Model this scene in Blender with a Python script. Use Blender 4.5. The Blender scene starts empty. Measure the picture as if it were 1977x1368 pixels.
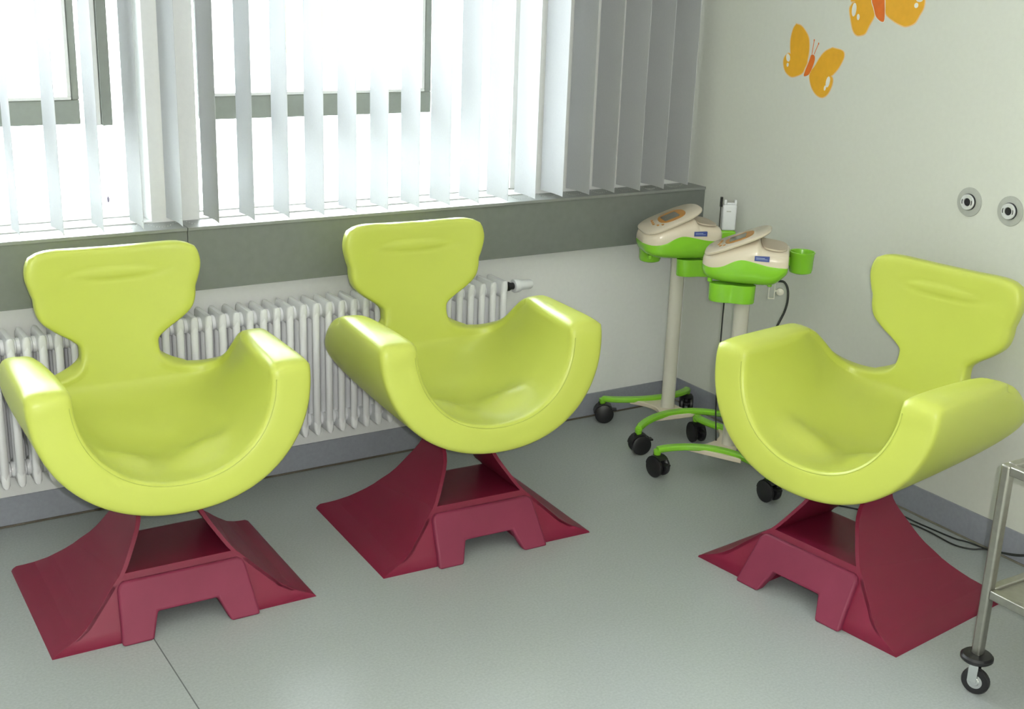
import bpy, bmesh, math, random
import numpy as np
from mathutils import Vector, Matrix
random.seed(7)
PI = math.pi
C = bpy.context.scene.collection
sc = bpy.context.scene

# ------------------------------------------------------------------ camera, world, lights, exposure
F_PX = 2391.27
YAW, PIT, ROL = .565122, -.303879, .0357626
CAM = Vector((-3.2828, -3.8565, 1.7477))
fw = Vector((math.sin(YAW) * math.cos(PIT), math.cos(YAW) * math.cos(PIT), math.sin(PIT)))
rt = Vector((math.cos(YAW), -math.sin(YAW), 0)); up = rt.cross(fw)
c_, s_ = math.cos(ROL), math.sin(ROL)
r2 = rt * c_ + up * s_; u2 = up * c_ - rt * s_
cam_d = bpy.data.cameras.new('camera')
cam = bpy.data.objects.new('camera', cam_d); C.objects.link(cam)
cam_d.sensor_width = 36; cam_d.lens = 36 * F_PX / 1977
m = Matrix((r2, u2, -fw)).transposed().to_4x4(); m.translation = CAM
cam.matrix_world = m
cam_d.clip_start = .02
sc.camera = cam

wd = bpy.data.worlds.new('world'); sc.world = wd; wd.use_nodes = True
bg = wd.node_tree.nodes['Background']
bg.inputs['Color'].default_value = (.90, .95, 1.0, 1); bg.inputs['Strength'].default_value = 25.0

sc.view_settings.view_transform = 'Standard'; sc.view_settings.look = 'None'
sc.view_settings.gamma = 1; sc.view_settings.exposure = 0.0; sc.view_settings.use_curve_mapping = False

def light(name, kind, loc, energy, color=(1, 1, 1), **kw):
    d = bpy.data.lights.new(name, kind); d.energy = energy; d.color = color
    for k, v in kw.items(): setattr(d, k, v)
    o = bpy.data.objects.new(name, d); C.objects.link(o); o.location = loc
    return o
# the camera's own flash, just beside the lens
light('camera_flash', 'POINT', CAM + r2 * .055 + u2 * .03, 150, (1, .985, .95), shadow_soft_size=.012)
# daylight portals in the two window openings
for n, (xa, xb) in enumerate(((-4.6, -2.19), (-2.03, -.76))):
    p = light('window_portal', 'AREA', ((xa + xb) / 2, .30, 1.73), 1, shape='RECTANGLE', size=xb - xa, size_y=1.6)
    p.rotation_euler = (-PI / 2, 0, 0); p.data.cycles.is_portal = True
# added ceiling panels, unseen, that fill the room with light, see fill_panel below

# ------------------------------------------------------------------ materials
def mat(name, col, rough=.5, metal=0, spec=.5, noise=None, bump=None, coat=0, trans=0, emit=None, sss=0):
    mt = bpy.data.materials.new(name); mt.use_nodes = True
    nt = mt.node_tree; b = nt.nodes['Principled BSDF']
    b.inputs['Base Color'].default_value = (*col, 1); b.inputs['Roughness'].default_value = rough
    b.inputs['Metallic'].default_value = metal; b.inputs['Specular IOR Level'].default_value = spec
    b.inputs['Coat Weight'].default_value = coat
    b.inputs['Transmission Weight'].default_value = trans
    tc = nt.nodes.new('ShaderNodeTexCoord')
    if noise:
        sc_, amt = noise
        n = nt.nodes.new('ShaderNodeTexNoise'); n.inputs['Scale'].default_value = sc_; n.inputs['Detail'].default_value = 6
        nt.links.new(tc.outputs['Object'], n.inputs['Vector'])
        r = nt.nodes.new('ShaderNodeValToRGB')
        r.color_ramp.elements[0].position = .3; r.color_ramp.elements[1].position = .7
        r.color_ramp.elements[0].color = (*[max(0, v * (1 - amt)) for v in col], 1)
        r.color_ramp.elements[1].color = (*[min(1, v * (1 + amt)) for v in col], 1)
        nt.links.new(n.outputs['Fac'], r.inputs['Fac']); nt.links.new(r.outputs['Color'], b.inputs['Base Color'])
    if bump:
        sc_, st = bump
        n = nt.nodes.new('ShaderNodeTexNoise'); n.inputs['Scale'].default_value = sc_; n.inputs['Detail'].default_value = 4
        nt.links.new(tc.outputs['Object'], n.inputs['Vector'])
        bp = nt.nodes.new('ShaderNodeBump'); bp.inputs['Strength'].default_value = st; bp.inputs['Distance'].default_value = .002
        nt.links.new(n.outputs['Fac'], bp.inputs['Height']); nt.links.new(bp.outputs['Normal'], b.inputs['Normal'])
    if emit:
        b.inputs['Emission Color'].default_value = (*emit[0], 1); b.inputs['Emission Strength'].default_value = emit[1]
    return mt

M = {}
M['lime'] = mat('lime_vinyl', (.51, .57, .098), .34, spec=.42, noise=(3, .03), bump=(600, .05))
M['lime_seam'] = mat('lime_seam_thread', (.42, .48, .085), .5, noise=(60, .05))
M['maroon'] = mat('maroon_plastic', (.19, .010, .036), .38, spec=.4, noise=(5, .05), bump=(900, .08))
M['maroon2'] = mat('dusty_maroon_plastic', (.205, .024, .058), .55, spec=.35, noise=(8, .06), bump=(900, .12))
M['floor'] = mat('grey_linoleum', (.36, .39, .385), .30, spec=.5, noise=(140, .09))
M['wall'] = mat('painted_wall', (.665, .68, .62), .7, spec=.3, noise=(60, .015), bump=(250, .15))
M['wall_w'] = mat('white_painted_wall', (.80, .81, .80), .7, spec=.3, noise=(60, .015), bump=(250, .12))
M['ceil'] = mat('white_ceiling_paint', (.8, .8, .78), .85, spec=.2, noise=(30, .01))
M['base'] = mat('grey_blue_vinyl_skirting', (.30, .315, .36), .5, noise=(90, .05))
M['panel'] = mat('grey_sill_board', (.185, .20, .185), .42, spec=.4, noise=(40, .04))
M['panel2'] = mat('grey_sill_edge', (.17, .19, .175), .4, spec=.4, noise=(40, .04))
M['wframe'] = mat('white_window_frame', (.75, .76, .74), .4, noise=(30, .02))
M['gframe'] = mat('grey_window_sash', (.25, .27, .24), .45, noise=(40, .04))
M['rad'] = mat('white_radiator_enamel', (.82, .83, .85), .16, spec=.6, noise=(20, .01))
M['black'] = mat('black_plastic', (.012, .012, .014), .4, noise=(50, .1))
M['cable'] = mat('black_rubber_cable', (.02, .022, .02), .5, noise=(50, .1))
M['green'] = mat('green_plastic', (.24, .58, .035), .22, spec=.5, noise=(10, .03))
M['cream'] = mat('cream_plastic', (.70, .62, .49), .2, spec=.5, noise=(10, .02))
M['cream_d'] = mat('tan_plastic', (.55, .47, .37), .45, noise=(10, .02))
M['pole'] = mat('cream_painted_metal', (.60, .58, .50), .3, noise=(10, .02))
M['orange_p'] = mat('orange_display_surround', (.50, .22, .03), .35, noise=(30, .08))
M['screen'] = mat('grey_lcd_screen', (.17, .16, .12), .15, noise=(80, .1))
M['blue'] = mat('blue_label_print', (.05, .08, .30), .4, noise=(60, .05))
M['labelw'] = mat('pale_label_print', (.35, .42, .60), .4, noise=(60, .05))
M['white_p'] = mat('white_plastic', (.80, .82, .84), .3, noise=(20, .01))
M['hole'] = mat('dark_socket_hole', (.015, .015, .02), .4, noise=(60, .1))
M['sockd'] = mat('grey_socket_plate', (.44, .455, .42), .5, noise=(60, .04))
M['ring'] = mat('satin_metal_ring', (.75, .76, .78), .35, metal=.3, noise=(40, .02))
M['chrome'] = mat('polished_chrome', (.78, .79, .80), .15, metal=1, noise=(40, .02))
M['steel'] = mat('brushed_stainless_steel', (.36, .35, .31), .32, metal=.9, noise=(70, .06))
M['bfly'] = mat('amber_wall_sticker', (.78, .40, .022), .55, noise=(40, .04))
M['bfly_d'] = mat('orange_wall_sticker', (.72, .16, .015), .55, noise=(40, .06))
M['bfly_w'] = mat('white_wall_sticker', (.80, .80, .74), .55, noise=(40, .02))
M['bfly_l'] = mat('pale_orange_edge', (.80, .52, .25), .55, noise=(40, .02))
M['seam'] = mat('dark_floor_seam', (.13, .14, .14), .6, noise=(90, .1))
M['ext'] = mat('pale_render_facade', (.80, .80, .78), .8, noise=(5, .03))
M['ext_y'] = mat('yellow_facade_panel', (.80, .74, .075), .8, noise=(5, .05))
M['ext_g'] = mat('grey_green_downpipe', (.050, .066, .052), .5, noise=(5, .05))
M['bead'] = mat('white_bead_chain', (.6, .6, .6), .4, noise=(50, .05))

def fabric():
    mt = bpy.data.materials.new('white_blind_fabric'); mt.use_nodes = True
    nt = mt.node_tree; nt.nodes.clear()
    out = nt.nodes.new('ShaderNodeOutputMaterial'); mx = nt.nodes.new('ShaderNodeMixShader')
    d = nt.nodes.new('ShaderNodeBsdfDiffuse'); t = nt.nodes.new('ShaderNodeBsdfTranslucent')
    tc = nt.nodes.new('ShaderNodeTexCoord'); n = nt.nodes.new('ShaderNodeTexNoise'); n.inputs['Scale'].default_value = 160
    r = nt.nodes.new('ShaderNodeValToRGB')
    r.color_ramp.elements[0].color = (.64, .65, .66, 1); r.color_ramp.elements[1].color = (.69, .70, .71, 1)
    nt.links.new(tc.outputs['Object'], n.inputs['Vector']); nt.links.new(n.outputs['Fac'], r.inputs['Fac'])
    nt.links.new(r.outputs['Color'], d.inputs['Color']); nt.links.new(r.outputs['Color'], t.inputs['Color'])
    mx.inputs['Fac'].default_value = .33
    nt.links.new(d.outputs[0], mx.inputs[1]); nt.links.new(t.outputs[0], mx.inputs[2]); nt.links.new(mx.outputs[0], out.inputs[0])
    return mt
M['fabric'] = fabric()
def glass():
    mt = bpy.data.materials.new('window_glass'); mt.use_nodes = True
    nt = mt.node_tree; nt.nodes.clear()
    out = nt.nodes.new('ShaderNodeOutputMaterial'); mx = nt.nodes.new('ShaderNodeMixShader')
    g = nt.nodes.new('ShaderNodeBsdfGlossy'); g.inputs['Roughness'].default_value = .02
    t = nt.nodes.new('ShaderNodeBsdfTransparent'); t.inputs['Color'].default_value = (.96, .98, .97, 1)
    fr = nt.nodes.new('ShaderNodeFresnel'); fr.inputs['IOR'].default_value = 1.45
    nt.links.new(fr.outputs[0], mx.inputs['Fac']); nt.links.new(t.outputs[0], mx.inputs[1]); nt.links.new(g.outputs[0], mx.inputs[2])
    nt.links.new(mx.outputs[0], out.inputs[0]); return mt
M['glass'] = glass()
M['fill_glow'] = mat('fill_panel_glow', (.9, .9, .9), .5, emit=((1, .95, .82), 2.2), noise=(20, .01))  # glow of the ceiling panels added as fill light

# ------------------------------------------------------------------ mesh helpers
def obj(name, bm, m, parent=None, smooth=False, bevel=0, seg=2, angle=35):
    bmesh.ops.recalc_face_normals(bm, faces=bm.faces)
    me = bpy.data.meshes.new(name); bm.to_mesh(me); bm.free()
    me.materials.append(m)
    o = bpy.data.objects.new(name, me); C.objects.link(o)
    if parent: o.parent = parent
    if smooth:
        for p in me.polygons: p.use_smooth = True
        if smooth == 'auto':
            me.set_sharp_from_angle(angle=math.radians(angle))
    if bevel:
        b = o.modifiers.new('bevel', 'BEVEL'); b.width = bevel; b.segments = seg; b.limit_method = 'ANGLE'; b.angle_limit = math.radians(35)
        for p in me.polygons: p.use_smooth = True
        me.set_sharp_from_angle(angle=math.radians(50))
    return o
def tag(o, label=None, cat=None, group=None, kind=None):
    if label: o['label'] = label
    if cat: o['category'] = cat
    if group: o['group'] = group
    if kind: o['kind'] = kind
    return o
def thing(name, label, cat, loc=(0, 0, 0), rz=0, group=None):
    o = bpy.data.objects.new(name, None); C.objects.link(o); o.empty_display_size = .1
    o.location = loc; o.rotation_euler = (0, 0, rz)
    return tag(o, label, cat, group)
def box(bm, x0, x1, y0, y1, z0, z1, mtx=None):
    vs = [bm.verts.new(Vector(p)) for p in ((x0, y0, z0), (x1, y0, z0), (x1, y1, z0), (x0, y1, z0), (x0, y0, z1), (x1, y0, z1), (x1, y1, z1), (x0, y1, z1))]
    if mtx is not None:
        for v in vs: v.co = mtx @ v.co
    for f in ((0, 3, 2, 1), (4, 5, 6, 7), (0, 1, 5, 4), (1, 2, 6, 5), (2, 3, 7, 6), (3, 0, 4, 7)):
        bm.faces.new([vs[i] for i in f])
    return bm
def boxbm(*a, **k): return box(bmesh.new(), *a, **k)
def loft(bm, rings, cap=True, closed=True):
    R = [[bm.verts.new(Vector(p)) for p in r] for r in rings]
    n = len(R[0])
    for a, b in zip(R, R[1:]):
        for i in range(n if closed else n - 1):
            j = (i + 1) % n
            try: bm.faces.new((a[i], a[j], b[j], b[i]))
            except ValueError: pass
    if cap and closed:
        bm.faces.new(list(reversed(R[0]))); bm.faces.new(R[-1])
    return bm
def catmull(pts, n):
    P = [np.array(p, float) for p in pts]; P = [2 * P[0] - P[1]] + P + [2 * P[-1] - P[-2]]
    out = []
    for i in range(1, len(P) - 2):
        for k in range(n):
            t = k / n; a, b, c, d = P[i - 1:i + 3]
            out.append(.5 * (2 * b + (c - a) * t + (2 * a - 5 * b + 4 * c - d) * t * t + (3 * b - a - 3 * c + d) * t ** 3))
    out.append(P[-2]); return out
def tube(bm, pts, r, n=10, cap=True):
    P = [Vector(p) for p in pts]; rings = []
    rr = r if isinstance(r, (list, tuple)) else [r] * len(P)
    t0 = (P[1] - P[0]).normalized(); ref = Vector((0, 0, 1)) if abs(t0.z) < .9 else Vector((1, 0, 0))
    u = t0.cross(ref).normalized()
    for i, p in enumerate(P):
        t = (P[min(i + 1, len(P) - 1)] - P[max(i - 1, 0)]).normalized()
        u = (u - t * u.dot(t)).normalized(); v = t.cross(u)
        rings.append([p + (u * math.cos(2 * PI * k / n) + v * math.sin(2 * PI * k / n)) * rr[i] for k in range(n)])
    return loft(bm, rings, cap)
def lathe(bm, prof, n=24, mtx=None):
    rings = []
    for r, z in prof:
        ring = [Vector((r * math.cos(2 * PI * k / n), r * math.sin(2 * PI * k / n), z)) for k in range(n)]
        rings.append([mtx @ v for v in ring] if mtx is not None else ring)
    return loft(bm, rings)
def extrude_poly(bm, pts, f0, f1):
    return loft(bm, [[f0(*p) for p in pts], [f1(*p) for p in pts]])
def axis_mtx(p, d, x=None):
    """matrix whose local z is d, origin p"""
    d = Vector(d).normalized(); q = d.to_track_quat('Z', 'Y')
    return Matrix.Translation(Vector(p)) @ q.to_matrix().to_4x4()
def interp(x, tab):
    xs = [t[0] for t in tab]; ys = [t[1] for t in tab]
    return float(np.interp(x, xs, ys))
def smooth_tab(tab, n=8):
    return [tuple(p) for p in catmull(tab, n)]

# ------------------------------------------------------------------ room
XL, YB, H = -5.2, -5.6, 2.75
st = dict(kind='structure')
def struct(name, bm, m, **k): return tag(obj(name, bm, m, **k), **st)
struct('floor', boxbm(XL, 0, YB, 0, -.1, 0), M['floor'])
struct('ceiling', boxbm(XL, 0, YB, .0, H, H + .1), M['ceil'])
struct('wall_right', boxbm(0, .12, YB - .1, .45, -.1, H + .1), M['wall'])
struct('wall_left', boxbm(XL - .12, XL, YB - .1, .45, -.1, H + .1), M['wall'])
struct('wall_rear', boxbm(XL, 0, YB - .1, YB, -.1, H + .1), M['wall'])
ZB = .0985
WY = .03
b = bmesh.new()
box(b, XL, 0, 0, .40, -.1, .80)                       # parapet behind the radiator
box(b, XL, 0, WY, .40, .80, .93)
box(b, XL, 0, WY, .40, 2.53, H + .1)                  # lintel
box(b, -.756, 0, WY, .40, .93, 2.53)                  # pier beside the right wall
box(b, -2.19, -2.035, WY, .40, .93, 2.53)             # pier between the windows
box(b, XL, -4.6, WY, .40, .93, 2.53)
struct('wall_window', b, M['wall_w'])
def skirt(a0, a1, axis, name):
    b = bmesh.new()
    if axis == 'x': box(b, a0, a1, -.006, 0, 0, ZB)
    else: box(b, -.006, 0, a0, a1, 0, ZB)
    struct(name, b, M['base'])
skirt(XL, -.006, 'x', 'baseboard_window'); skirt(YB, 0, 'y', 'baseboard_right')
b = bmesh.new(); tube(b, [(-5.2, -.009, .002), (-.01, -.009, .002)], .004, 6)
struct('trim_1', b, mat('brown_skirting_joint', (.10, .085, .06), .6, noise=(50, .1)))
b = bmesh.new(); tube(b, [(-.009, -.01, .002), (-.009, -5.5, .002)], .004, 6)
struct('trim_2', b, mat('tan_skirting_joint', (.19, .18, .14), .6, noise=(50, .1)))
# a welded seam in the linoleum
struct('trim_3', boxbm(-2.5045, -2.5015, YB, -.80, 0, .0006), M['seam'])

# grey boarded sill box over the radiator
M['ledge'] = mat('pale_grey_sill_top', (.25, .265, .25), .4, noise=(40, .03))
for n, (xa, xb) in enumerate(((XL, -2.1125), (-2.1105, -.0005))):
    b = bmesh.new()
    box(b, xa, xb, -.082, -.0005, .7236, .919)
    lb = bmesh.new(); box(lb, xa, xb, -.087, .0295, .9195, .930); struct('trim_%d' % (n + 8), lb, M['ledge'], bevel=.001)
    struct('trim_%d' % (n + 4), b, M['panel'], bevel=.0006)
# interior reveal sills in window openings
for n, (xa, xb) in enumerate(((-4.6, -2.19), (-2.035, -.756))):
    struct('trim_%d' % (n + 6), boxbm(xa, xb, WY, .2, .93, .934), M['wframe'], bevel=.001)

# windows
def window(idx, xa, xb, sash_b, sash_a, right_thin, post=None):
    w = bpy.data.objects.new('window_%d' % idx, None); C.objects.link(w); tag(w, **st)
    w.location = ((xa + xb) / 2, .1, .945)
    def part(name, bm, m, **k):
        bmesh.ops.translate(bm, verts=bm.verts, vec=-w.location)
        return obj(name, bm, m, w, **k)
    b = bmesh.new(); y0, y1 = .13, .19
    box(b, xa, xa + .035, y0, y1, .9345, 2.53); box(b, xb - .035, xb, y0, y1, .9345, 2.53)
    box(b, xa + .035, xb - .035, y0, y1, .9345, .938); box(b, xa + .035, xb - .035, y0, y1, 2.49, 2.53)
    part('window_frame', b, M['wframe'], bevel=.003)
    b = bmesh.new()
    box(b, sash_a, sash_b, .10, .15, 1.238, 1.312)
    box(b, sash_b - right_thin, sash_b, .10, .15, 1.312, 2.49)
    box(b, sash_a, sash_a + .03, .10, .15, 1.312, 2.49)
    box(b, sash_a + .03, sash_b - right_thin, .10, .15, 2.42, 2.49)
    part('sash', b, M['gframe'], bevel=.003)
    b = bmesh.new()
    box(b, sash_a + .03, sash_b - right_thin - .003, .095, .15, 1.3125, 1.322)
    box(b, sash_b - right_thin - .014, sash_b - right_thin - .003, .095, .15, 1.322, 2.42)
    part('glazing_bead', b, M['wframe'], bevel=.002)
    part('pane', boxbm(xa + .035, xb - .035, .158, .164, .938, 2.49), M['glass'])
    if post:
        b = bmesh.new(); box(b, post[0] + .028, post[1], .02 + .04, .11, 1.236, 2.49)
        part('sash_post', b, M['gframe'], bevel=.003)
        b = bmesh.new(); box(b, post[0], post[0] + .027, .02 + .045, .11, 1.236, 2.49)
        part('post_bead', b, M['wframe'], bevel=.003)
        b = bmesh.new(); xx = (post[0] + post[1]) / 2 + .01
        tube(b, [(xx, .085, 1.236), (xx + .002, .085, 1.15), (xx - .003, .085, 1.01)], .0013, 6)
        lathe(b, [(.001, 0), (.004, .004), (.004, .016), (.001, .02)], 8, Matrix.Translation((xx - .003, .085, .993)))
        part('pull_cord', b, mat('grey_purple_cord', (.25, .22, .30), .6, noise=(50, .1)))
    return w
window(1, -4.6, -2.19, -2.371, -4.55, .022, post=(-2.345, -2.284))
window(2, -2.035, -.756, -1.154, -1.99, .026)

# pale building across the yard, seen burnt out through the panes
t = thing('building', 'pale rendered building with yellow panels seen burnt out through the slats', 'building', (-1.5, 6.0, -3))
def ext(name, m, *a, par=t, **k):
    b = boxbm(*a); bmesh.ops.translate(b, verts=b.verts, vec=-Vector(t.location)); return obj(name, b, m, par, **k)
ext('facade', M['ext'], -12, 9, 6.0, 8.0, -3, 2.4)
ext('facade_panel', M['ext_y'], .58, .82, 5.96, 5.999, 1.10, 2.3)
ext('facade_panel', M['ext_y'], .86, 1.12, 5.96, 5.999, 1.10, 2.3)
ext('facade_panel', M['ext_y'], .58, 1.12, 5.96, 5.999, 1.00, 1.04)
b = bmesh.new(); tube(b, [(.135, 5.93, 1.04), (.135, 5.93, 2.3)], .045, 14)
bmesh.ops.translate(b, verts=b.verts, vec=-Vector(t.location)); obj('downpipe', b, M['ext_g'], t, smooth='auto')

# ------------------------------------------------------------------ vertical blind
t = thing('vertical_blind', 'white fabric vertical blind hanging open across the windows', 'blind', (-1.7, -.068, 2.53))
b = boxbm(-4.7, -.02, -.095, -.045, 2.50, 2.55); bmesh.ops.translate(b, verts=b.verts, vec=-Vector(t.location)); obj('head_rail', b, M['white_p'], t, bevel=.002)
PITCH = .1177
for k in range(34):
    x = -.146 - PITCH * k
    b = bmesh.new(); W = .150; rings = []
    a = math.radians(random.uniform(-2.0, 2.0) + (0 if k else 0))
    for z in np.linspace(.948 if k else .955, 2.50, 3):
        ring = []
        for side in (1, -1):
            for j in (range(9) if side == 1 else reversed(range(9))):
                s = j / 8; yy = -.145 + W * s; xx = .007 * math.sin(s * PI) + side * .0006
                yc = -.07
                ring.append((x + xx * math.cos(a) - (yy - yc) * math.sin(a), yc + (yy - yc) * math.cos(a) + xx * math.sin(a), z))
        rings.append(ring)
    loft(b, rings)
    bmesh.ops.translate(b, verts=b.verts, vec=-Vector(t.location))
    obj('slat', b, M['fabric'], t, smooth='auto')
for off in (-.138,):
    for k in range(33):
        b = bmesh.new(); x = -.146 - PITCH * k
        for j in range(15):
            s = j / 14; zz = .972 - .022 * 4 * s * (1 - s)
            c = Vector((x - PITCH * s, off, zz)) - Vector(t.location)
            lathe(b, [(.0004, -.0014), (.0014, 0), (.0004, .0014)], 5, Matrix.Translation(c))
        obj('bead_chain', b, M['bead'], t)

# ------------------------------------------------------------------ radiator
t = thing('radiator', 'white tubular column radiator on the wall under the grey sill', 'radiator', (-2.0, -.10, .19))
def rad_section(x):
    b = bmesh.new()
    for y in (-.045, -.092, -.140):
        zt = .640; zb_ = .202
        tube(b, [(x, y, zb_ - .012), (x, y, zb_ - .006), (x, y, zb_), (x, y, zt), (x, y, zt + .008), (x, y, zt + .013)], [.004, .0095, .0125, .0125, .0095, .004], 14)
    # heads: top and bottom headers joining the three tubes
    for z0, z1, sg in ((.590, .657, 1), (.187, .252, -1)):
        rings = []
        for y, hz in ((-.1535, .30), (-.1515, .62), (-.147, .86), (-.140, 1), (-.045, 1), (-.037, .86), (-.0335, .62), (-.0315, .30)):
            zc = (z0 + z1) / 2; hh = (z1 - z0) / 2 * hz
            if hz < 1: zc = z1 - hh if sg > 0 else z0 + hh
            ring = [(x + .0128 * math.copysign(abs(math.cos(q)) ** .75, math.cos(q)) * min(1, hz + .12), y, zc + hh * math.copysign(abs(math.sin(q)) ** .6, math.sin(q))) for q in [2 * PI * k / 12 for k in range(12)]]
            rings.append(ring)
        loft(b, rings)
        zc = .615 if sg > 0 else .226
        tube(b, [(x - .0225, -.092, zc), (x - .016, -.092, zc), (x, -.092, zc), (x + .016, -.092, zc), (x + .0225, -.092, zc)], [.024, .026, .019, .026, .024], 14)
    bmesh.ops.translate(b, verts=b.verts, vec=-Vector(t.location))
    return b
sec0 = obj('section', rad_section(-.972), M['rad'], t, smooth='auto', angle=40)
for k in range(1, 62):
    c = sec0.copy(); C.objects.link(c); c.location.x = -.046 * k
def rp(name, bm, m, **k):
    bmesh.ops.translate(bm, verts=bm.verts, vec=-Vector(t.location)); return obj(name, bm, m, t, **k)
mx = axis_mtx((-.95, -.092, .617), (1, 0, 0))
rp('valve_body', lathe(bmesh.new(), [(.012, 0), (.012, .02), (.017, .021), (.017, .03), (.013, .031), (.013, .05)], 20, mx), M['black'], smooth='auto')
rp('thermostat_head', lathe(bmesh.new(), [(.015, .048), (.024, .049), (.026, .052), (.026, .066), (.0235, .069), (.0235, .075), (.019, .078), (.018, .122), (.015, .128), (.002, .13)], 24, mx), M['white_p'], smooth='auto')
for xx in (-1.2, -2.3, -3.3):
    rp('wall_bracket', boxbm(xx - .006, xx + .006, -.05, -.002, .56, .59), M['rad'])

# ------------------------------------------------------------------ bucket chairs
CY = smooth_tab([(-.0, .365), (.012, .352), (.04, .285), (.075, .245), (.105, .213), (.13, .188), (.155, .160), (.205, .127), (.26, .096), (.30, .088), (.345, .094)], 6)
CY = sorted((z, x) for z, x in CY)
def XW(z): return interp(z, CY)
YRT = smooth_tab([(0, .292), (.012, .272), (.028, .243), (.06, .200), (.10, .155), (.14, .126), (.18, .100), (.22, .078), (.26, .054), (.30, .032), (.345, .022)], 4)
def YR(z): return interp(z, YRT)
YRI = sorted((y, z) for z, y in YRT)
def base_bms():
    b = bmesh.new()
    ZF = .155
    def deck(y): return ZF if y < -.19 else ZF - (y + .19) * .125
    def plane(y): return min(.012 + (y + .284) / .62 if y < 0 else 9, interp(y, YRI) if y > 0 else 9)
    def top(y): return max(.012, min(deck(y), plane(y)))
    ys = list(np.linspace(-.284, -.195, 7)) + list(np.linspace(-.17, .10, 8)) + list(np.linspace(.12, .270, 11))
    K = 14
    for s in (-1, 1):
        rings = []
        for y in ys:
            tp = top(y); rg = [(s * .125, y, 0), (s * XW(0), y, 0)]
            for k in range(1, K + 1):
                z = tp * k / K; rg.append((s * XW(z), y, z))
            rg.append((s * .125, y, tp)); rings.append(rg)
        loft(b, rings)
    rings = []
    for y in ys:
        tp = top(y)
        zt_ = min(.062, tp - .012)
        if tp > .068 or y > 0: rings.append([(-.126, y, max(0, zt_)), (.126, y, max(0, zt_)), (.126, y, tp), (-.126, y, tp)])
    loft(b, rings)
    # flared wings carrying the bucket
    for s in (-1, 1):
        rings = []
        for k in range(17):
            z = .03 + (.345 - .03) * k / 16
            yh = .284 - .62 * (z - .012)
            yh = max(yh, .07); yr = YR(z)
            x1 = XW(z); x1 -= .0004; x0 = max(x1 - .013, .04)
            yf = -yh; yb = yr
            n = 8; ring = []
            for j in range(n + 1): ring.append((s * x1, yf + (yb - yf) * j / n, z))
            for j in range(n, -1, -1): ring.append((s * x0, yf + (yb - yf) * j / n, z))
            rings.append(ring)
        loft(b, rings)
    # swivel disc under the bucket
    lathe(b, [(.075, .318), (.08, .322), (.08, .336), (.075, .34)], 28, Matrix.Translation((0, -.04, 0)))
    return b
def footrest_bm():
    b = bmesh.new()
    # outline in (x, height along the slope), front plane y = -.305 + .60 z
    def P(x, z, off): return Vector((x, -.303 + .62 * z - off * .85, z + off * .35))
    out = [(-.190, 0), (-.186, .03), (-.176, .125), (-.170, .137), (-.158, .143), (.158, .143), (.170, .137), (.176, .125), (.186, .03), (.190, 0),
           (.106, 0), (.083, .060), (-.083, .060), (-.106, 0)]
    # outline as quads strip: left leg, bridge, right leg
    def prism(pts, o0, o1):
        loft(b, [[P(x, z, o0) if z > 0 else Vector((x, -.303 - o0 * .85, 0)) for x, z in pts], [P(x, z, o1) if z > 0 else Vector((x, -.303 - o1 * .85, 0)) for x, z in pts]])
    full = out
    prism(full, -.03, .006)
    return b
def head_profile():
    return smooth_tab([(.54, .165), (.555, .128), (.58, .106), (.625, .098), (.66, .104), (.69, .136), (.715, .172), (.745, .205), (.775, .215), (.805, .217), (.83, .225), (.87, .234), (.90, .231), (.922, .222)], 5)
HP = sorted(head_profile())
THN = math.radians(24)
ZR = .540
def rim_E(th):
    a = abs(th); s = 1 if th >= 0 else -1
    x0 = interp(ZR, HP)
    if a <= THN:
        x = x0 * a / THN; return Vector((s * x, .287 - .006 * (x / .15) ** 2, ZR))
    t = (a - THN) / (PI / 2 - THN)
    pts = RIM; k = t * (len(pts) - 1); i = min(int(k), len(pts) - 2); f = k - i
    p = pts[i] * (1 - f) + pts[i + 1] * f
    return Vector((s * p[0], p[1], p[2]))
RIM = catmull([(.165, .280, .540), (.20, .277, .536), (.240, .268, .540), (.272, .245, .556), (.288, .200, .590), (.293, .155, .632), (.292, .110, .668), (.286, .070, .688)], 8)
def bez(a, b, c, d, t):
    return a * (1 - t) ** 3 + b * 3 * t * (1 - t) ** 2 + c * 3 * t * t * (1 - t) + d * t ** 3
NC, NS, NH = 96, 44, 50
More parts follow.
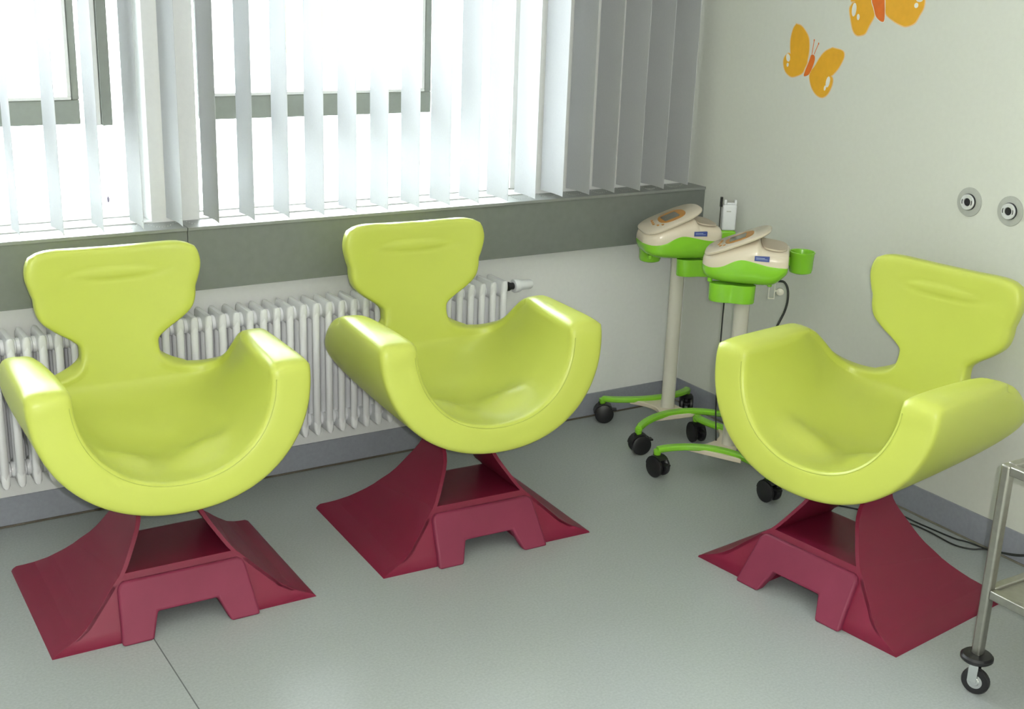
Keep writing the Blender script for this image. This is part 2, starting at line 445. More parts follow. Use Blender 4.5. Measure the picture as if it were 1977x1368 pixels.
def shell_bm():
    YF = -.258
    inn = []; outr = []
    for i in range(NC + 1):
        th = -PI / 2 + PI * i / NC; s, c = math.sin(th), math.cos(th)
        sp = math.copysign(abs(s) ** .93, s); cp = max(0, c) ** .93
        F = Vector((.256 * sp, YF - .15 * .257 * cp, .688 - .248 * cp))
        E = rim_E(th)
        P1 = Vector((F.x, -.02, F.z - .035 * c ** 2)); P2 = Vector((E.x * 1.0, E.y + .0, F.z + .25 * (E.z - F.z)))
        if c > .5: P2.y -= .0
        row = []
        for j in range(NS + 1):
            t = j / NS; p = bez(F, P1, P2, E, t)
            w = max(0, c) ** 1.5
            # front roll, thigh hollows and centre ridge
            for sx in (-1, 1):
                p.z += w * .034 * math.exp(-((p.x - sx * .105) / .075) ** 2 - ((p.y + .150) / .060) ** 2)
            p.z -= .016 * math.exp(-(p.x / .16) ** 2 - ((p.y - .04) / .09) ** 2) * w
            row.append(p)
        inn.append(row)
        F2 = Vector((.369 * sp, YF - .15 * .345 * cp, .688 - .334 * cp))
        en = Vector((E.x, (E.y - .02) * 1.0, 0)).normalized()
        th_ = .060 + .012 * abs(s)
        E2 = E + en * th_ * (1 if abs(th) > 0 else 1)
        if abs(th) <= THN: E2 = E + Vector((0, .058, 0)).lerp(en * th_, (abs(th) / THN) ** 2)
        Q1 = Vector((F2.x, -.04 + .06 * abs(s), F2.z)); Q2 = Vector((E2.x * 1.02, E2.y - .03 * c, F2.z + (.38) * (E2.z - F2.z)))
        outr.append([bez(F2, Q1, Q2, E2, j / NS) for j in range(NS + 1)])
    # headrest columns
    i0 = round((PI / 2 - THN) / PI * NC); i1 = NC - i0
    for i in range(i0, i1 + 1):
        f = (i - NC / 2) / (NC / 2 - i0)
        E = inn[i][-1]; E2 = outr[i][-1]
        for j in range(1, NH + 1):
            r = j / NH; z = ZR + (.912 - ZR) * r
            w = interp(z, HP) - .005
            x = w * f
            topc = .007 - .016 * abs(f) ** 10 - .010 * (1 - f * f)
            zz = z + topc * r ** 3
            lean = .287 + .034 * r + .008 * math.sin(r * PI)
            bl = min(1, j / 8)
            y = lean - .030 * (x / .25) ** 2 * bl - .006 * (x / .15) ** 2 * (1 - bl)
            # embossed oval pillow line
            e = math.hypot(x / .135, (zz - .856) / .020)
            y += .0022 * math.exp(-((e - 1) / .16) ** 2) - .003 * math.exp(-(e / .8) ** 4)
            inn[i].append(Vector((x, y, zz)))
            thk = .058 - .006 * r
            outr[i].append(Vector((x * .99, y + thk, zz - .004)) .lerp(Vector((E2.x, E2.y, zz)), max(0, 1 - j / 10) ** 2))
    b = bmesh.new()
    VI = [[b.verts.new(p) for p in col] for col in inn]; VO = [[b.verts.new(p) for p in col] for col in outr]
    for V in (VI, VO):
        for i in range(NC):
            m_ = min(len(V[i]), len(V[i + 1]))
            for j in range(m_ - 1): b.faces.new((V[i][j], V[i + 1][j], V[i + 1][j + 1], V[i][j + 1]))
    # boundary loop as list of (i, j, inward neighbour)
    L = []
    for i in range(NC + 1): L.append((i, 0))
    for j in range(1, NS + 1): L.append((NC, j))
    for i in range(NC - 1, i1 - 1, -1): L.append((i, NS))
    for j in range(NS + 1, NS + NH + 1): L.append((i1, j))
    for i in range(i1 - 1, i0 - 1, -1): L.append((i, NS + NH))
    for j in range(NS + NH - 1, NS - 1, -1): L.append((i0, j))
    for i in range(i0 - 1, -1, -1): L.append((i, NS))
    for j in range(NS - 1, 0, -1): L.append((0, j))
    n = len(L); P = [(inn[i][j] + outr[i][j]) / 2 for i, j in L]
    prof = []
    T = []
    for k in range(n):
        tan = (P[(k + 1) % n] - P[k - 1]).normalized()
        i, j = L[k]; hv = (outr[i][j] - inn[i][j]).normalized()
        t_ = tan.cross(hv).normalized(); T.append(t_)
    # orient outward (front edge must point to -y)
    if T[NC // 2].y > 0: T = [-t_ for t_ in T]
    for _ in range(3): T = [(T[k - 1] + T[k] * 2 + T[(k + 1) % n]).normalized() for k in range(n)]
    R = []; G = 11
    for k in range(n):
        i, j = L[k]; a, c = inn[i][j], outr[i][j]; mid = (a + c) / 2; h = (a - c) / 2
        d = min(abs(k - NC), abs(k - n), k) if True else 0
        on = NC < k < NC + NS or k > n - NS
        ka = .5 + (.5 if on else -.5) * min(1, d / 5)
        if on: ka = min(ka, max(0, (NC + NS - k) / 22 if k < n / 2 else (k - (n - NS)) / 22))
        ka = ka * ka * (3 - 2 * ka)
        rad = .022 * (1 - ka) + .033 * ka; e = 2 / (3.8 * (1 - ka) + 2.9 * ka)
        ring = [VI[i][j]]
        for g in range(1, G):
            q = PI * g / G; cc = math.cos(q); ss = math.sin(q)
            ring.append(b.verts.new(mid + h * math.copysign(abs(cc) ** e, cc) + T[k] * rad * abs(ss) ** e))
        ring.append(VO[i][j]); R.append(ring)
    for k in range(n):
        a, c = R[k], R[(k + 1) % n]
        for g in range(G):
            q = [a[g], c[g], c[g + 1], a[g + 1]]
            if len(set(q)) == 4:
                try: b.faces.new(q)
                except ValueError: pass
    seam = [R[k][3].co + Vector((0, -.0004, 0)) for k in range(2, NC - 1)]
    return b, seam
def make_chair(label):
    t = thing('bucket_chair', label, 'chair', group='lime green bucket armchairs')
    sb, seam = shell_bm(); seam = [p.copy() for p in seam]
    o = obj('seat_shell', sb, M['lime'], t, smooth=True)
    obj('seam', tube(bmesh.new(), seam, .0011, 6), M['lime_seam'], o, smooth=True)
    obj('pedestal', base_bms(), M['maroon'], t, bevel=.005, seg=3)
    obj('footrest', footrest_bm(), M['maroon2'], t, bevel=.007, seg=3)
    return t
def dup(root, label):
    r = root.copy(); C.objects.link(r); r['label'] = label
    for ch in list(root.children):
        c = ch.copy(); C.objects.link(c); c.parent = r
        for g in ch.children:
            d = g.copy(); C.objects.link(d); d.parent = c
    return r
ch = make_chair('lime green bucket armchair on maroon base at far left, in front of the radiator')
spots = [(-2.3932, -.5921, -.0083, -.012), (-1.4393, -.6046, -.0374, -.02), (-.5579, -1.5309, -1.4508, .035)]
labels = [None, 'middle lime green bucket armchair, its headrest in front of the radiator valve end',
          'lime green bucket armchair facing left, back towards the bare right wall beside the steel trolley']
for i, (x, y, a, d) in enumerate(spots):
    o = ch if i == 0 else dup(ch, labels[i])
    o.location = (x, y, 0); o.rotation_euler = (0, 0, a)
    for c in o.children:
        if c.name.startswith('seat_shell'): c.rotation_euler = (0, 0, d); c.location = ((-.004, .007, -.001)[i], 0, 0)

# ------------------------------------------------------------------ wheeled pumps
def caster_parts(t, x, y, rz, zt):
    """twin-wheel black caster, wheel radius .038, stem up to height zt"""
    mt_ = Matrix.Translation((x, y, 0)) @ Matrix.Rotation(rz, 4, 'Z')
    b = bmesh.new()
    tube(b, [mt_ @ Vector((.010, 0, .045)), mt_ @ Vector((.010, 0, zt))], .007, 10)
    box(b, -.016, .02, -.006, .006, .03, .072, mt_)
    # hood over the wheels and brake tab
    rings = []
    for q in np.linspace(.1, 2.3, 9):
        c, s_q = math.cos(q), math.sin(q)
        rings.append([mt_ @ Vector((-.008 + r * c, w, .038 + r * s_q)) for r, w in ((.0395, -.021), (.0425, -.021), (.0425, .021), (.0395, .021))])
    loft(b, rings)
    box(b, -.058, -.034, -.012, .012, .050, .056, mt_)
    o = obj('caster', b, M['black'], t, smooth='auto')
    for s in (-1, 1):
        w = bmesh.new()
        pr = [(.004, -.011), (.026, -.011), (.034, -.008), (.038, -.003), (.038, .005), (.031, .009), (.004, .010)]
        if s > 0: pr = [(r, -z) for r, z in reversed(pr)]
        lathe(w, pr, 26, mt_ @ Matrix.Translation((-.008, s * .0185, .038)) @ Matrix.Rotation(PI / 2, 4, 'X'))
        obj('wheel', w, M['black'], o, smooth='auto')
def base_arm(t, p0, p1, cen, bow, z=.098):
    p0, p1, cen = Vector(p0), Vector(p1), Vector(cen)
    mid = (p0 + p1) / 2; dr = (cen - mid); dr = dr.normalized() * bow
    pts = []
    n = 20
    for k in range(n + 1):
        s = k / n; q = p0.lerp(p1, s) + dr * (4 * s * (1 - s)) ** .85
        pts.append(Vector((q.x, q.y, z + .012 * (4 * s * (1 - s)) - (.0))))
    rings = []
    for k, p in enumerate(pts):
        tn = (pts[min(k + 1, n)] - pts[max(k - 1, 0)]); tn.z = 0; tn.normalize(); nv = Vector((-tn.y, tn.x, 0))
        w = .015 if 0 < k < n else .012; h = .010
        rings.append([p + nv * w * sx + Vector((0, 0, h * sz)) for sx, sz in ((-1, -.5), (-.7, -1), (.7, -1), (1, -.5), (1, .5), (.7, 1), (-.7, 1), (-1, .5))])
    b = loft(bmesh.new(), rings)
    for p in (pts[0], pts[-1]):
        lathe(b, [(.010, -.022), (.013, -.017), (.0145, .0)], 14, Matrix.Translation(p))
    obj('base_arm', b, M['green'], t, smooth='auto', angle=40)
def pump(label, pole, cast, head_rot, head_off, zhead, spins, cable, lid_rise, hold, cup, arm=-1):
    """pole=(x,y); cast = four caster points, ring order a,b,c,d; arms a-b and d-c"""
    t = thing('wheeled_pump', label, 'medical device', (pole[0], pole[1], 0), 0, 'cream and green pumps on wheeled stands')
    L = lambda p: Vector((p[0] - pole[0], p[1] - pole[1], 0))
    a, b_, c, d = [L(p) for p in cast]; cen = (a + b_ + c + d) / 4
    base_arm(t, a, b_, cen, .088); base_arm(t, d, c, cen, .088)
    for p, s in zip((a, b_, c, d), spins): caster_parts(t, p.x, p.y, s, .084)
    # cream hub plate joining the arms
    ax = (b_ - a).normalized(); ay = Vector((-ax.y, ax.x, 0))
    b = bmesh.new(); prof = []
    w = (d - a).length / 2 - .070
    for k in range(9): s = -1 + k / 4; prof.append((s * (.050 + .045 * abs(s)), w))
    prof2 = []
    rings = []
    for z in (.088, .106):
        ring = []
        for q in np.linspace(-1, 1, 11): ring.append(cen + ax * (q * .105) + ay * (-w * (1 - .0 * q)) + Vector((0, 0, z)))
        for q in np.linspace(-1, 1, 9)[1:-1]: ring.append(cen + ax * (.045 + .06 * q * q) + ay * (w * q) + Vector((0, 0, z)))
        for q in np.linspace(1, -1, 11): ring.append(cen + ax * (q * .105) + ay * (w) + Vector((0, 0, z)))
        for q in np.linspace(1, -1, 9)[1:-1]: ring.append(cen - ax * (.045 + .06 * q * q) + ay * (w * q) + Vector((0, 0, z)))
        rings.append(ring)
    loft(b, rings); obj('hub_plate', b, M['cream'], t, bevel=.003)
    # oval pole
    b = bmesh.new(); ha = head_rot; ux = Vector((math.cos(ha), math.sin(ha), 0)); uy = Vector((-ux.y, ux.x, 0))
    loft(b, [[ux * .027 * math.cos(q) * sc_ + uy * .020 * math.sin(q) * sc_ + Vector((0, 0, z)) for q in [2 * PI * k / 24 for k in range(24)]] for z, sc_ in ((.10, 1.05), (.12, 1), (zhead + .01, 1))])
    obj('pole', b, M['pole'], t, smooth='auto')
    # head, local axes: u nose->rear, w across (towards viewer negative), v up
    org = Vector((0, 0, zhead)) + ux * head_off
    P = lambda u, w_, v: org + ux * u + uy * w_ + Vector((0, 0, v))
    LEN = .292
    hw = smooth_tab([(0, .045), (.012, .072), (.04, .096), (.09, .105), (.16, .107), (.25, .104), (.285, .098), (.292, .088)], 4)
    vb = smooth_tab([(0, .040), (.012, .018), (.04, .006), (.10, .0), (.22, .0), (.255, .010), (.285, .038), (.292, .05)], 4)
    vt = smooth_tab([(0, .078), (.012, .094), (.04, .110), (.09, .128), (.15, .146), (.185, .155), (.197, .140), (.21, .132), (.25, .127), (.285, .122), (.292, .112)], 4)
    vs = smooth_tab([(0, .056), (.03, .054), (.07, .062), (.11, .084), (.14, .092), (.18, .086), (.23, .076), (.292, .072)], 4)
    us = sorted(set([0, .003, .008, .015, .025, .04] + list(np.linspace(.055, .18, 12)) + [.185, .19, .197, .204, .212] + list(np.linspace(.222, .28, 7)) + [.285, .289, .292]))
    for nm, mt_, lo in (('lower_housing', M['green'], True), ('upper_housing', M['cream'], False)):
        rings = []
        for u in us:
            h = interp(u, hw); b0 = interp(u, vb); t0 = interp(u, vt); s0 = interp(u, vs); mid = (b0 + t0) / 2; hh = (t0 - b0) / 2
            ring = []
            for k in range(40):
                q = 2 * PI * k / 40; cc, ss = math.cos(q), math.sin(q)
                ww = h * math.copysign(abs(cc) ** .42, cc); v = mid + hh * math.copysign(abs(ss) ** .55, ss)
                v = min(v, s0) if lo else max(v, s0)
                if lo: ww *= 1.006
                ring.append(P(u, ww, v))
            rings.append(ring)
        obj(nm, loft(bmesh.new(), rings), mt_, t, smooth='auto', angle=50)
    # tan recess panel on the rear deck
    rings = []
    for dz in (-.002, .004):
        ring = []
        for k in range(28):
            q = 2 * PI * k / 28; cc, ss = math.cos(q), math.sin(q)
            u = .238 + .046 * math.copysign(abs(cc) ** .7, cc); w_ = .083 * math.copysign(abs(ss) ** .7, ss)
            ring.append(P(u, w_, interp(u, vt) + dz + .0005))
        rings.append(ring)
    obj('rear_recess', loft(bmesh.new(), rings), M['cream_d'], t, smooth='auto')
    # tilted control lid
    sl = math.atan2(lid_rise, .235)
    ex_ = ux * math.cos(sl) + Vector((0, 0, math.sin(sl))); nz = -ux * math.sin(sl) + Vector((0, 0, math.cos(sl)))
    lo_ = P(.006, 0, .086)
    LP = lambda p, w_, n_: lo_ + ex_ * p + uy * w_ + nz * n_
    rings = []
    for n_, k_ in ((0, .97), (.003, 1), (.008, 1), (.012, .94)):
        ring = []
        for k in range(48):
            q = 2 * PI * k / 48; cc, ss = math.cos(q), math.sin(q)
            ring.append(LP(.120 + .120 * k_ * math.copysign(abs(cc) ** .62, cc), (.106 - .012 * cc) * k_ * math.copysign(abs(ss) ** .62, ss), n_ + .012 * (1 - cc * cc) * 0))
        rings.append(ring)
    lid = obj('control_lid', loft(bmesh.new(), rings), M['cream'], t, smooth='auto', angle=50)
    def oval(p0, w0, a_, b2, n0, n1, e=.8, nn=28):
        return loft(bmesh.new(), [[LP(p0 + a_ * math.copysign(abs(math.cos(q)) ** e, math.cos(q)), w0 + b2 * math.copysign(abs(math.sin(q)) ** e, math.sin(q)), n_) for q in [2 * PI * k / nn for k in range(nn)]] for n_ in (n0, n1)])
    obj('display_surround', oval(.128, .0, .052, .062, .010, .0135, .8), M['orange_p'], lid)
    obj('display', oval(.122, .0, .030, .036, .013, .0147, .15, 32), M['screen'], lid)
    for p_, w_ in ((.060, .045), (.056, .020), (.052, -.005), (.060, -.040), (.075, -.055)):
        obj('button', oval(p_, w_, .005, .009, .011, .0135, 1, 12), M['orange_p'], lid)
    # blue side label
    y_ = -1.0
    def flat(u0, u1, v0, v1, off, m_, nm, par):
        w_ = -.1035 * 1.0
        b = bmesh.new(); loft(b, [[P(u0, w_ - off, v0), P(u1, w_ - off, v0), P(u1, w_ - off, v1), P(u0, w_ - off, v1)], [P(u0, w_ + .012, v0), P(u1, w_ + .012, v0), P(u1, w_ + .012, v1), P(u0, w_ + .012, v1)]])
        return obj(nm, b, m_, par)
    lb = flat(.178, .228, .0925, .110, .0045, M['blue'], 'side_label', t)
    flat(.183, .212, .1030, .1050, .0049, M['labelw'], 'label_text', lb)
    flat(.183, .222, .0990, .1005, .0049, M['labelw'], 'label_text', lb)
    # split line on the green side
    # under tray: double bottle holder towards viewer side
    rings = []
    for z, k_ in ((-.068, .97), (-.065, 1), (-.004, 1.02)):
        ring = []
        for k in range(40):
            q = 2 * PI * k / 40; r = (.055 + .022 * math.cos(2 * q)) * k_
            ring.append(P(hold[0] + 1.02 * r * math.cos(q), hold[1] + r * .72 * math.sin(q), z))
        rings.append(ring)
    obj('bottle_holder', loft(bmesh.new(), rings), M['green'], t, smooth='auto', angle=50)
    for u, w_ in ((.03, -.05), (.03, .05), (.235, -.05), (.235, .05)):
        obj('rubber_foot', lathe(bmesh.new(), [(.006, -.006), (.009, -.003), (.009, .010)], 12, Matrix.Translation(P(u, w_, 0))), M['green'], t, smooth='auto')
    # open cup at rear
    cu = P(*cup)
    b = lathe(bmesh.new(), [(.028, .022), (.038, .026), (.041, .036), (.043, .092), (.045, .095), (.045, .100), (.040, .100), (.038, .094), (.036, .035), (.002, .033)], 30, Matrix.Translation(cu))
    box(b, *sorted((arm * .062, arm * .030)), -.014, .014, .048, .078, Matrix.Translation(cu) @ Matrix.Rotation(ha, 4, 'Z'))
    obj('cup_holder', b, M['green'], t, smooth='auto', angle=40)
    # hook with knob under the rear
    b = bmesh.new(); k0 = P(.245, -.035, -.052)
    for q in ((-.011, -.0085), (.0085, .011)):
        box(b, q[0], q[1], -.004, .004, 0, .055, Matrix.Translation(k0) @ Matrix.Rotation(ha, 4, 'Z'))
    box(b, -.0085, .0085, -.004, .004, 0, .004, Matrix.Translation(k0) @ Matrix.Rotation(ha, 4, 'Z'))
    lathe(b, [(.004, -.01), (.013, -.006), (.013, .006), (.004, .01)], 16, axis_mtx(k0 + ux * .028 + Vector((0, 0, .028)), uy))
    tube(b, [k0 + ux * .009 + Vector((0, 0, .03)), k0 + ux * .03 + Vector((0, 0, .028))], .004, 8)
    obj('hook', b, M['pole'], t, smooth='auto')
    if cable:
        pts = [P(.262, -.03, .012), P(.285, -.035, .010), P(.300, -.04, -.02), P(.298, -.04, -.08), P(.27, -.04, -.16), P(.20, -.05, -.35), P(.18, -.1, -.52), P(.2, -.1, -.60)]
        obj('power_cable', tube(bmesh.new(), catmull(pts, 6), .0042, 8), M['cable'], t, smooth=True)
        pts = [P(.085, -.03, -.06), P(.085, -.03, -.2), P(.088, -.03, -.45), P(.10, -.03, -.60)]
        obj('data_cable', tube(bmesh.new(), catmull(pts, 6), .0027, 8), M['cable'], t, smooth=True)
    return t, P
p1, P1f = pump('cream and green pump on a wheeled pole stand nearest the corner, under the blind end', (-.285, -.290),
     [(-.445, -.075), (-.058, -.137), (-.105, -.478), (-.525, -.418)], math.radians(-22), -.160, .722, (2.6, .9, 1.0, 2.9), False, .100, (.215, -.055), (.062, .055, -.060), 1)
p2, P2f = pump('cream and green pump on a wheeled pole stand behind the right-hand chair, lid raised', (-.335, -.712),
     [(-.240, -.414), (-.07, -.75), (-.382, -.975), (-.593, -.619)], math.radians(-45), -.147, .726, (1.4, 1.4, 1.6, 1.7), True, .103, (.110, -.062), (.335, .080, .0))

# white hand unit standing in a green holder behind the first pump
t = thing('hand_unit', 'white upright hand unit in a green holder behind the corner pump', 'medical device', (-.075, -.315, .70))
def tp(name, bm, m, **k):
    bmesh.ops.rotate(bm, verts=bm.verts, matrix=Matrix.Rotation(-.5, 3, 'Z')); return obj(name, bm, m, t, **k)
tp('holder', boxbm(-.030, .030, -.022, .022, -.02, .105), M['green'], bevel=.008, seg=3)
tp('unit_body', boxbm(-.027, .027, -.018, .018, .105, .205), M['white_p'], bevel=.007, seg=3)
b = boxbm(-.022, -.012, -.008, .008, .205, .222); box(b, .018, .027, -.006, .006, .203, .222); box(b, -.012, .018, -.010, .0, .205, .212); tp('top_clip', b, M['white_p'], bevel=.002)
b = boxbm(-.036, -.028, -.006, .006, .195, .232); tube(b, [(-.033, 0, .10), (-.033, 0, .195)], .0015, 6); tp('probe', b, M['black'])
tp('print_mark', boxbm(-.013, .004, -.0186, -.018, .178, .182), M['sockd'])
b = bmesh.new(); tube(b, [(0, 0, -.02), (-.02, .0, .0), (-.05, .01, .02)], .006, 8); tp('holder_arm', b, M['green'])

# ------------------------------------------------------------------ stickers and sockets on the right wall
def sticker(name, label, grp, polys):
    ys = [p[0] for _, _, pts in polys for p in pts]; zs = [p[1] for _, _, pts in polys for p in pts]
    cy, cz = sum(ys) / len(ys), sum(zs) / len(zs)
    t = thing(name, label, 'wall sticker', (0, cy, cz), 0, grp)
    for ip, (nm, mk, pts) in enumerate(polys):
        lay = {'bfly_l': (.0002, .0006), 'bfly': (.0002, .0008), 'bfly_d': (.0002, .0011), 'bfly_w': (.0002, .0013)}[mk]
        sm = [tuple(p) for p in catmull(pts + [pts[0]], 4)][:-1] if len(pts) > 4 else pts
        lay = (lay[0], lay[1] + ip * .00004)
        b = loft(bmesh.new(), [[Vector((-q, p[0] - cy, p[1] - cz)) for p in sm] for q in lay])
        bmesh.ops.triangulate(b, faces=[f for f in b.faces if len(f.verts) > 4])
        obj(nm, b, M[mk], t)
    return t
def grow(pts, d=.0035):
    cy = sum(p[0] for p in pts) / len(pts); cz = sum(p[1] for p in pts) / len(pts)
    out = []
    for y, z in pts:
        r = math.hypot(y - cy, z - cz); out.append((cy + (y - cy) * (1 + d / r), cz + (z - cz) * (1 + d / r)))
    return out
def ell(cy, cz, a, b_, rot=0, n=14):
    return [(cy + a * math.cos(q) * math.cos(rot) - b_ * math.sin(q) * math.sin(rot), cz + a * math.cos(q) * math.sin(rot) + b_ * math.sin(q) * math.cos(rot)) for q in [2 * PI * k / n for k in range(n)]]
def strip(p0, p1, w):
    d = Vector((p1[0] - p0[0], p1[1] - p0[1])).normalized(); n = Vector((-d.y, d.x)) * w
    return [(p0[0] + n.x, p0[1] + n.y), (p1[0] + n.x, p1[1] + n.y), (p1[0] - n.x, p1[1] - n.y), (p0[0] - n.x, p0[1] - n.y)]
s_lu = [(-.500, 1.583), (-.487, 1.564), (-.480, 1.529), (-.484, 1.492), (-.494, 1.468), (-.527, 1.439), (-.565, 1.445), (-.574, 1.474), (-.575, 1.505), (-.568, 1.538), (-.549, 1.561), (-.525, 1.578)]
s_ll = [(-.476, 1.480), (-.458, 1.465), (-.455, 1.443), (-.469, 1.415), (-.497, 1.400), (-.523, 1.403), (-.553, 1.416), (-.564, 1.436), (-.572, 1.460), (-.536, 1.471), (-.495, 1.477)]
s_ru = [(-.686, 1.513), (-.654, 1.498), (-.632, 1.475), (-.613, 1.446), (-.596, 1.423), (-.639, 1.420), (-.683, 1.414), (-.714, 1.436), (-.735, 1.465), (-.744, 1.490), (-.733, 1.507)]
s_rl = [(-.592, 1.421), (-.593, 1.401), (-.608, 1.371), (-.633, 1.349), (-.661, 1.342), (-.685, 1.354), (-.701, 1.383), (-.703, 1.408), (-.688, 1.419), (-.639, 1.430)]
s_bd = [(-.588, 1.481), (-.580, 1.456), (-.569, 1.430), (-.563, 1.409), (-.572, 1.407), (-.588, 1.416), (-.600, 1.439), (-.608, 1.464), (-.606, 1.479), (-.596, 1.484)]
polys = []
for q in (s_lu, s_ll, s_ru, s_rl): polys.append(('wing_edge', 'bfly_l', grow(q)))
for q in (s_lu, s_ll, s_ru, s_rl): polys.append(('wing', 'bfly', q))
polys.append(('body', 'bfly_d', s_bd))
polys += [('antenna', 'bfly_d', strip((-.592, 1.484), (-.596, 1.531), .0009)), ('antenna', 'bfly_d', strip((-.602, 1.485), (-.618, 1.521), .0009)),
          ('antenna_tip', 'bfly_d', ell(-.596, 1.533, .002, .004)), ('antenna_tip', 'bfly_d', ell(-.619, 1.523, .002, .004))]
for cy, cz, a_, b2, r in ((-.476, 1.464, .0095, .014, .35), (-.477, 1.439, .005, .007, 0), (-.683, 1.397, .009, .019, -.15), (-.672, 1.375, .0045, .009, -.15)):
    polys.append(('wing_spot', 'bfly_w', ell(cy, cz, a_, b2, -r)))
sticker('butterfly_sticker', 'small orange butterfly sticker with two antennae, lower on the right wall', 'orange butterfly wall stickers', polys)
b_ll = [(-.756, 1.664), (-.746, 1.647), (-.755, 1.618), (-.771, 1.580), (-.789, 1.564), (-.809, 1.564), (-.828, 1.572), (-.840, 1.596), (-.858, 1.629), (-.852, 1.660), (-.835, 1.679), (-.79, 1.682)]
b_lu = [(-.750, 1.672), (-.738, 1.70), (-.728, 1.76), (-.735, 1.83), (-.762, 1.86), (-.80, 1.83), (-.83, 1.77), (-.845, 1.70), (-.845, 1.68), (-.80, 1.673)]
b_rl = [(-.896, 1.682), (-.907, 1.640), (-.941, 1.619), (-.976, 1.607), (-.999, 1.604), (-1.030, 1.615), (-1.045, 1.638), (-1.060, 1.666), (-1.056, 1.70), (-1.03, 1.72), (-.96, 1.715)]
b_ru = [(-.892, 1.700), (-.93, 1.725), (-1.0, 1.73), (-1.06, 1.75), (-1.10, 1.80), (-1.10, 1.85), (-1.05, 1.87), (-.98, 1.84), (-.92, 1.78)]
b_bd = [(-.832, 1.74), (-.841, 1.679), (-.852, 1.657), (-.866, 1.629), (-.888, 1.614), (-.903, 1.614), (-.904, 1.634), (-.896, 1.682), (-.885, 1.75), (-.866, 1.79), (-.845, 1.78)]
polys = [('wing_edge', 'bfly_l', grow(q, .004)) for q in (b_ll, b_lu, b_rl, b_ru)] + [('wing', 'bfly', q) for q in (b_ll, b_lu, b_rl, b_ru)] + [('body_edge', 'bfly_w', grow(b_bd, .003)), ('body', 'bfly_d', b_bd)]
for cy, cz, a_, b2, r in ((-.767, 1.645, .010, .022, 0), (-.789, 1.622, .006, .010, .1), (-1.030, 1.670, .008, .008, 0), (-1.040, 1.690, .014, .009, 0)):
    polys.append(('wing_spot', 'bfly_w', ell(cy, cz, a_, b2, -r)))
tt = sticker('butterfly_sticker', 'larger orange butterfly sticker cut off by the top edge, upper right wall', 'orange butterfly wall stickers', polys)
for c in tt.children:                       # lift the dark body above its pale outline
    if c.name.split('.')[0] == 'body':
        for v in c.data.vertices: v.co.x *= 1.25

def socket(y, z, label):
    t = thing('wall_socket', label, 'wall outlet', (0, y, z), 0, 'round outlets on the right wall')
    mx = Matrix.Rotation(-PI / 2, 4, 'Y')
    obj('cover_plate', lathe(bmesh.new(), [(.046, .0), (.046, .002), (.045, .0035), (.002, .004)], 36, mx), M['sockd'], t, smooth='auto')
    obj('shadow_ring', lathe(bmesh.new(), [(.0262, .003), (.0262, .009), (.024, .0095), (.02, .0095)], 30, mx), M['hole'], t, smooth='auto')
    obj('metal_ring', lathe(bmesh.new(), [(.0248, .004), (.0248, .0125), (.0235, .014), (.0135, .014), (.012, .011), (.012, .005)], 30, mx), M['ring'], t, smooth='auto')
    obj('port', lathe(bmesh.new(), [(.0118, .004), (.0118, .0115), (.002, .0118)], 24, mx), M['hole'], t, smooth='auto')
    for a0 in (0, PI):
        pts = [((.0195) * math.cos(a0 + q), .0195 * math.sin(a0 + q)) for q in np.linspace(-.4, .4, 7)] + [((.0168) * math.cos(a0 + q), .0168 * math.sin(a0 + q)) for q in np.linspace(.4, -.4, 7)]
        b = loft(bmesh.new(), [[Vector((-h, p, q)) for p, q in pts] for h in (.0138, .0144)]); obj('ring_mark', b, M['hole'], t)
socket(-1.339, 1.087, 'round grey wall outlet with metal ring, left of the pair')
socket(-1.491, 1.085, 'round grey wall outlet with metal ring, right of the pair at the image edge')

# ------------------------------------------------------------------ steel trolley
t = thing('steel_trolley', 'stainless steel instrument trolley with black bumper casters at the right edge', 'trolley', (-.752, -2.138, 0))
LX, LY = .46, .66
for x, y in ((0, 0), (LX, 0), (0, -LY), (LX, -LY)):
    lg = obj('leg', lathe(bmesh.new(), [(.0155, .108), (.0155, .634)], 24, Matrix.Translation((x, y, 0))) if False else boxbm(x - .013, x + .013, y - .013, y + .013, .11, .634), M['steel'], t, bevel=.006, seg=3)
    cs = obj('bumper_disc', lathe(bmesh.new(), [(.02, .092), (.036, .094), (.041, .099), (.041, .106), (.036, .111), (.016, .113)], 30, Matrix.Translation((x, y, 0))), M['black'], t, smooth='auto')
    ms = Matrix.Translation((x, y, 0)) @ Matrix.Rotation(1.9, 4, 'Z')
    fk = bmesh.new(); box(fk, -.012, .012, -.016, -.013, .035, .088, ms); box(fk, -.012, .012, .013, .016, .035, .088, ms); box(fk, -.012, .014, -.016, .016, .084, .092, ms)
    obj('caster_fork', fk, M['chrome'], t, bevel=.002)
    mw = ms @ Matrix.Translation((-.006, 0, .036)) @ Matrix.Rotation(PI / 2, 4, 'X')
    w = obj('caster_wheel', lathe(bmesh.new(), [(.026, -.009), (.033, -.009), (.036, -.005), (.036, .005), (.033, .009), (.026, .009)], 28, mw), M['black'], t, smooth='auto')
    obj('wheel_hub', lathe(bmesh.new(), [(.004, -.013), (.010, -.012), (.012, -.0095), (.0265, -.0085), (.0265, .0085), (.012, .0095), (.010, .012), (.004, .013)], 24, mw), M['chrome'], w, smooth='auto')
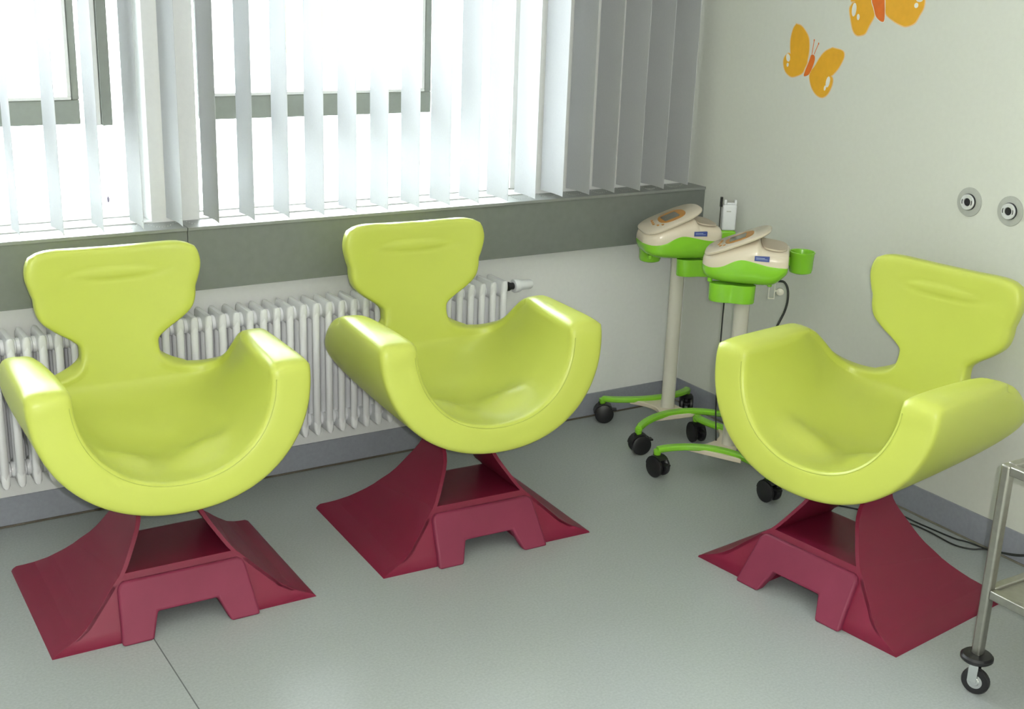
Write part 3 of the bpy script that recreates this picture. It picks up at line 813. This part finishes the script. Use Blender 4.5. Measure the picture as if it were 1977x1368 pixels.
for zz, nm, sh in ((.634, 'top_frame', .0), (.300, 'shelf_frame', .0)):
    b = bmesh.new(); h = .024
    z1 = zz if nm == 'top_frame' else zz
    box(b, .0131, LX - .0131, -.012, .012, z1 - h, z1); box(b, .0131, LX - .0131, -LY - .012, -LY + .012, z1 - h, z1)
    box(b, -.012, .012, -LY + .0131, -.0131, z1 - h, z1); box(b, LX - .012, LX + .012, -LY + .0131, -.0131, z1 - h, z1)
    obj(nm, b, M['steel'], t, bevel=.003)
    if nm == 'shelf_frame': obj('shelf_tray', boxbm(.0121, LX - .0121, -LY + .0121, -.0121, z1 - .016, z1 - .008), M['steel'], t)
# power leads on the floor and up the wall behind the trolley
def cabl(pts, nm, lab, grp, r=.0028):
    return tag(obj(nm, tube(bmesh.new(), catmull(pts, 8), r, 8), M['cable'], smooth=True), lab, 'cable', grp)
cabl([(-.20, -1.05, .003), (-.10, -1.17, .003), (-.062, -1.267, .003), (-.060, -1.35, .003), (-.055, -1.415, .003), (-.045, -1.505, .003), (-.03, -1.545, .004), (-.022, -1.64, .012), (-.015, -1.76, .05), (-.012, -1.84, .13), (-.012, -1.98, .22), (-.012, -2.2, .3)],
     'floor_cable', 'black lead on the floor behind the right chair, rising to the wall straight', 'black leads behind the right chair')
cabl([(-.22, -1.10, .003), (-.14, -1.22, .003), (-.09, -1.34, .003), (-.080, -1.43, .003), (-.086, -1.533, .003), (-.060, -1.585, .003), (-.03, -1.62, .010), (-.022, -1.72, .03), (-.02, -1.80, .07), (-.02, -1.93, .14), (-.02, -2.1, .24)],
     'floor_cable', 'black lead making the wider loop on the floor beside the right chair base', 'black leads behind the right chair')

# ------------------------------------------------------------------ unseen glowing ceiling panels, added to brighten the room
for x, y in ((-3.6, -1.8), (-1.6, -1.8), (-3.6, -4.2), (-1.6, -4.2)):
    t = thing('fill_panel', 'added square fill panel on the ceiling, unseen, lit to brighten the room', 'added fill light', (x, y, H), 0, 'added ceiling fill panels')
    b = boxbm(-.31, .31, -.31, .31, -.03, -.001); obj('housing', b, M['wframe'], t)
    obj('fill_emitter', boxbm(-.29, .29, -.29, .29, -.034, -.0305), M['fill_glow'], t)
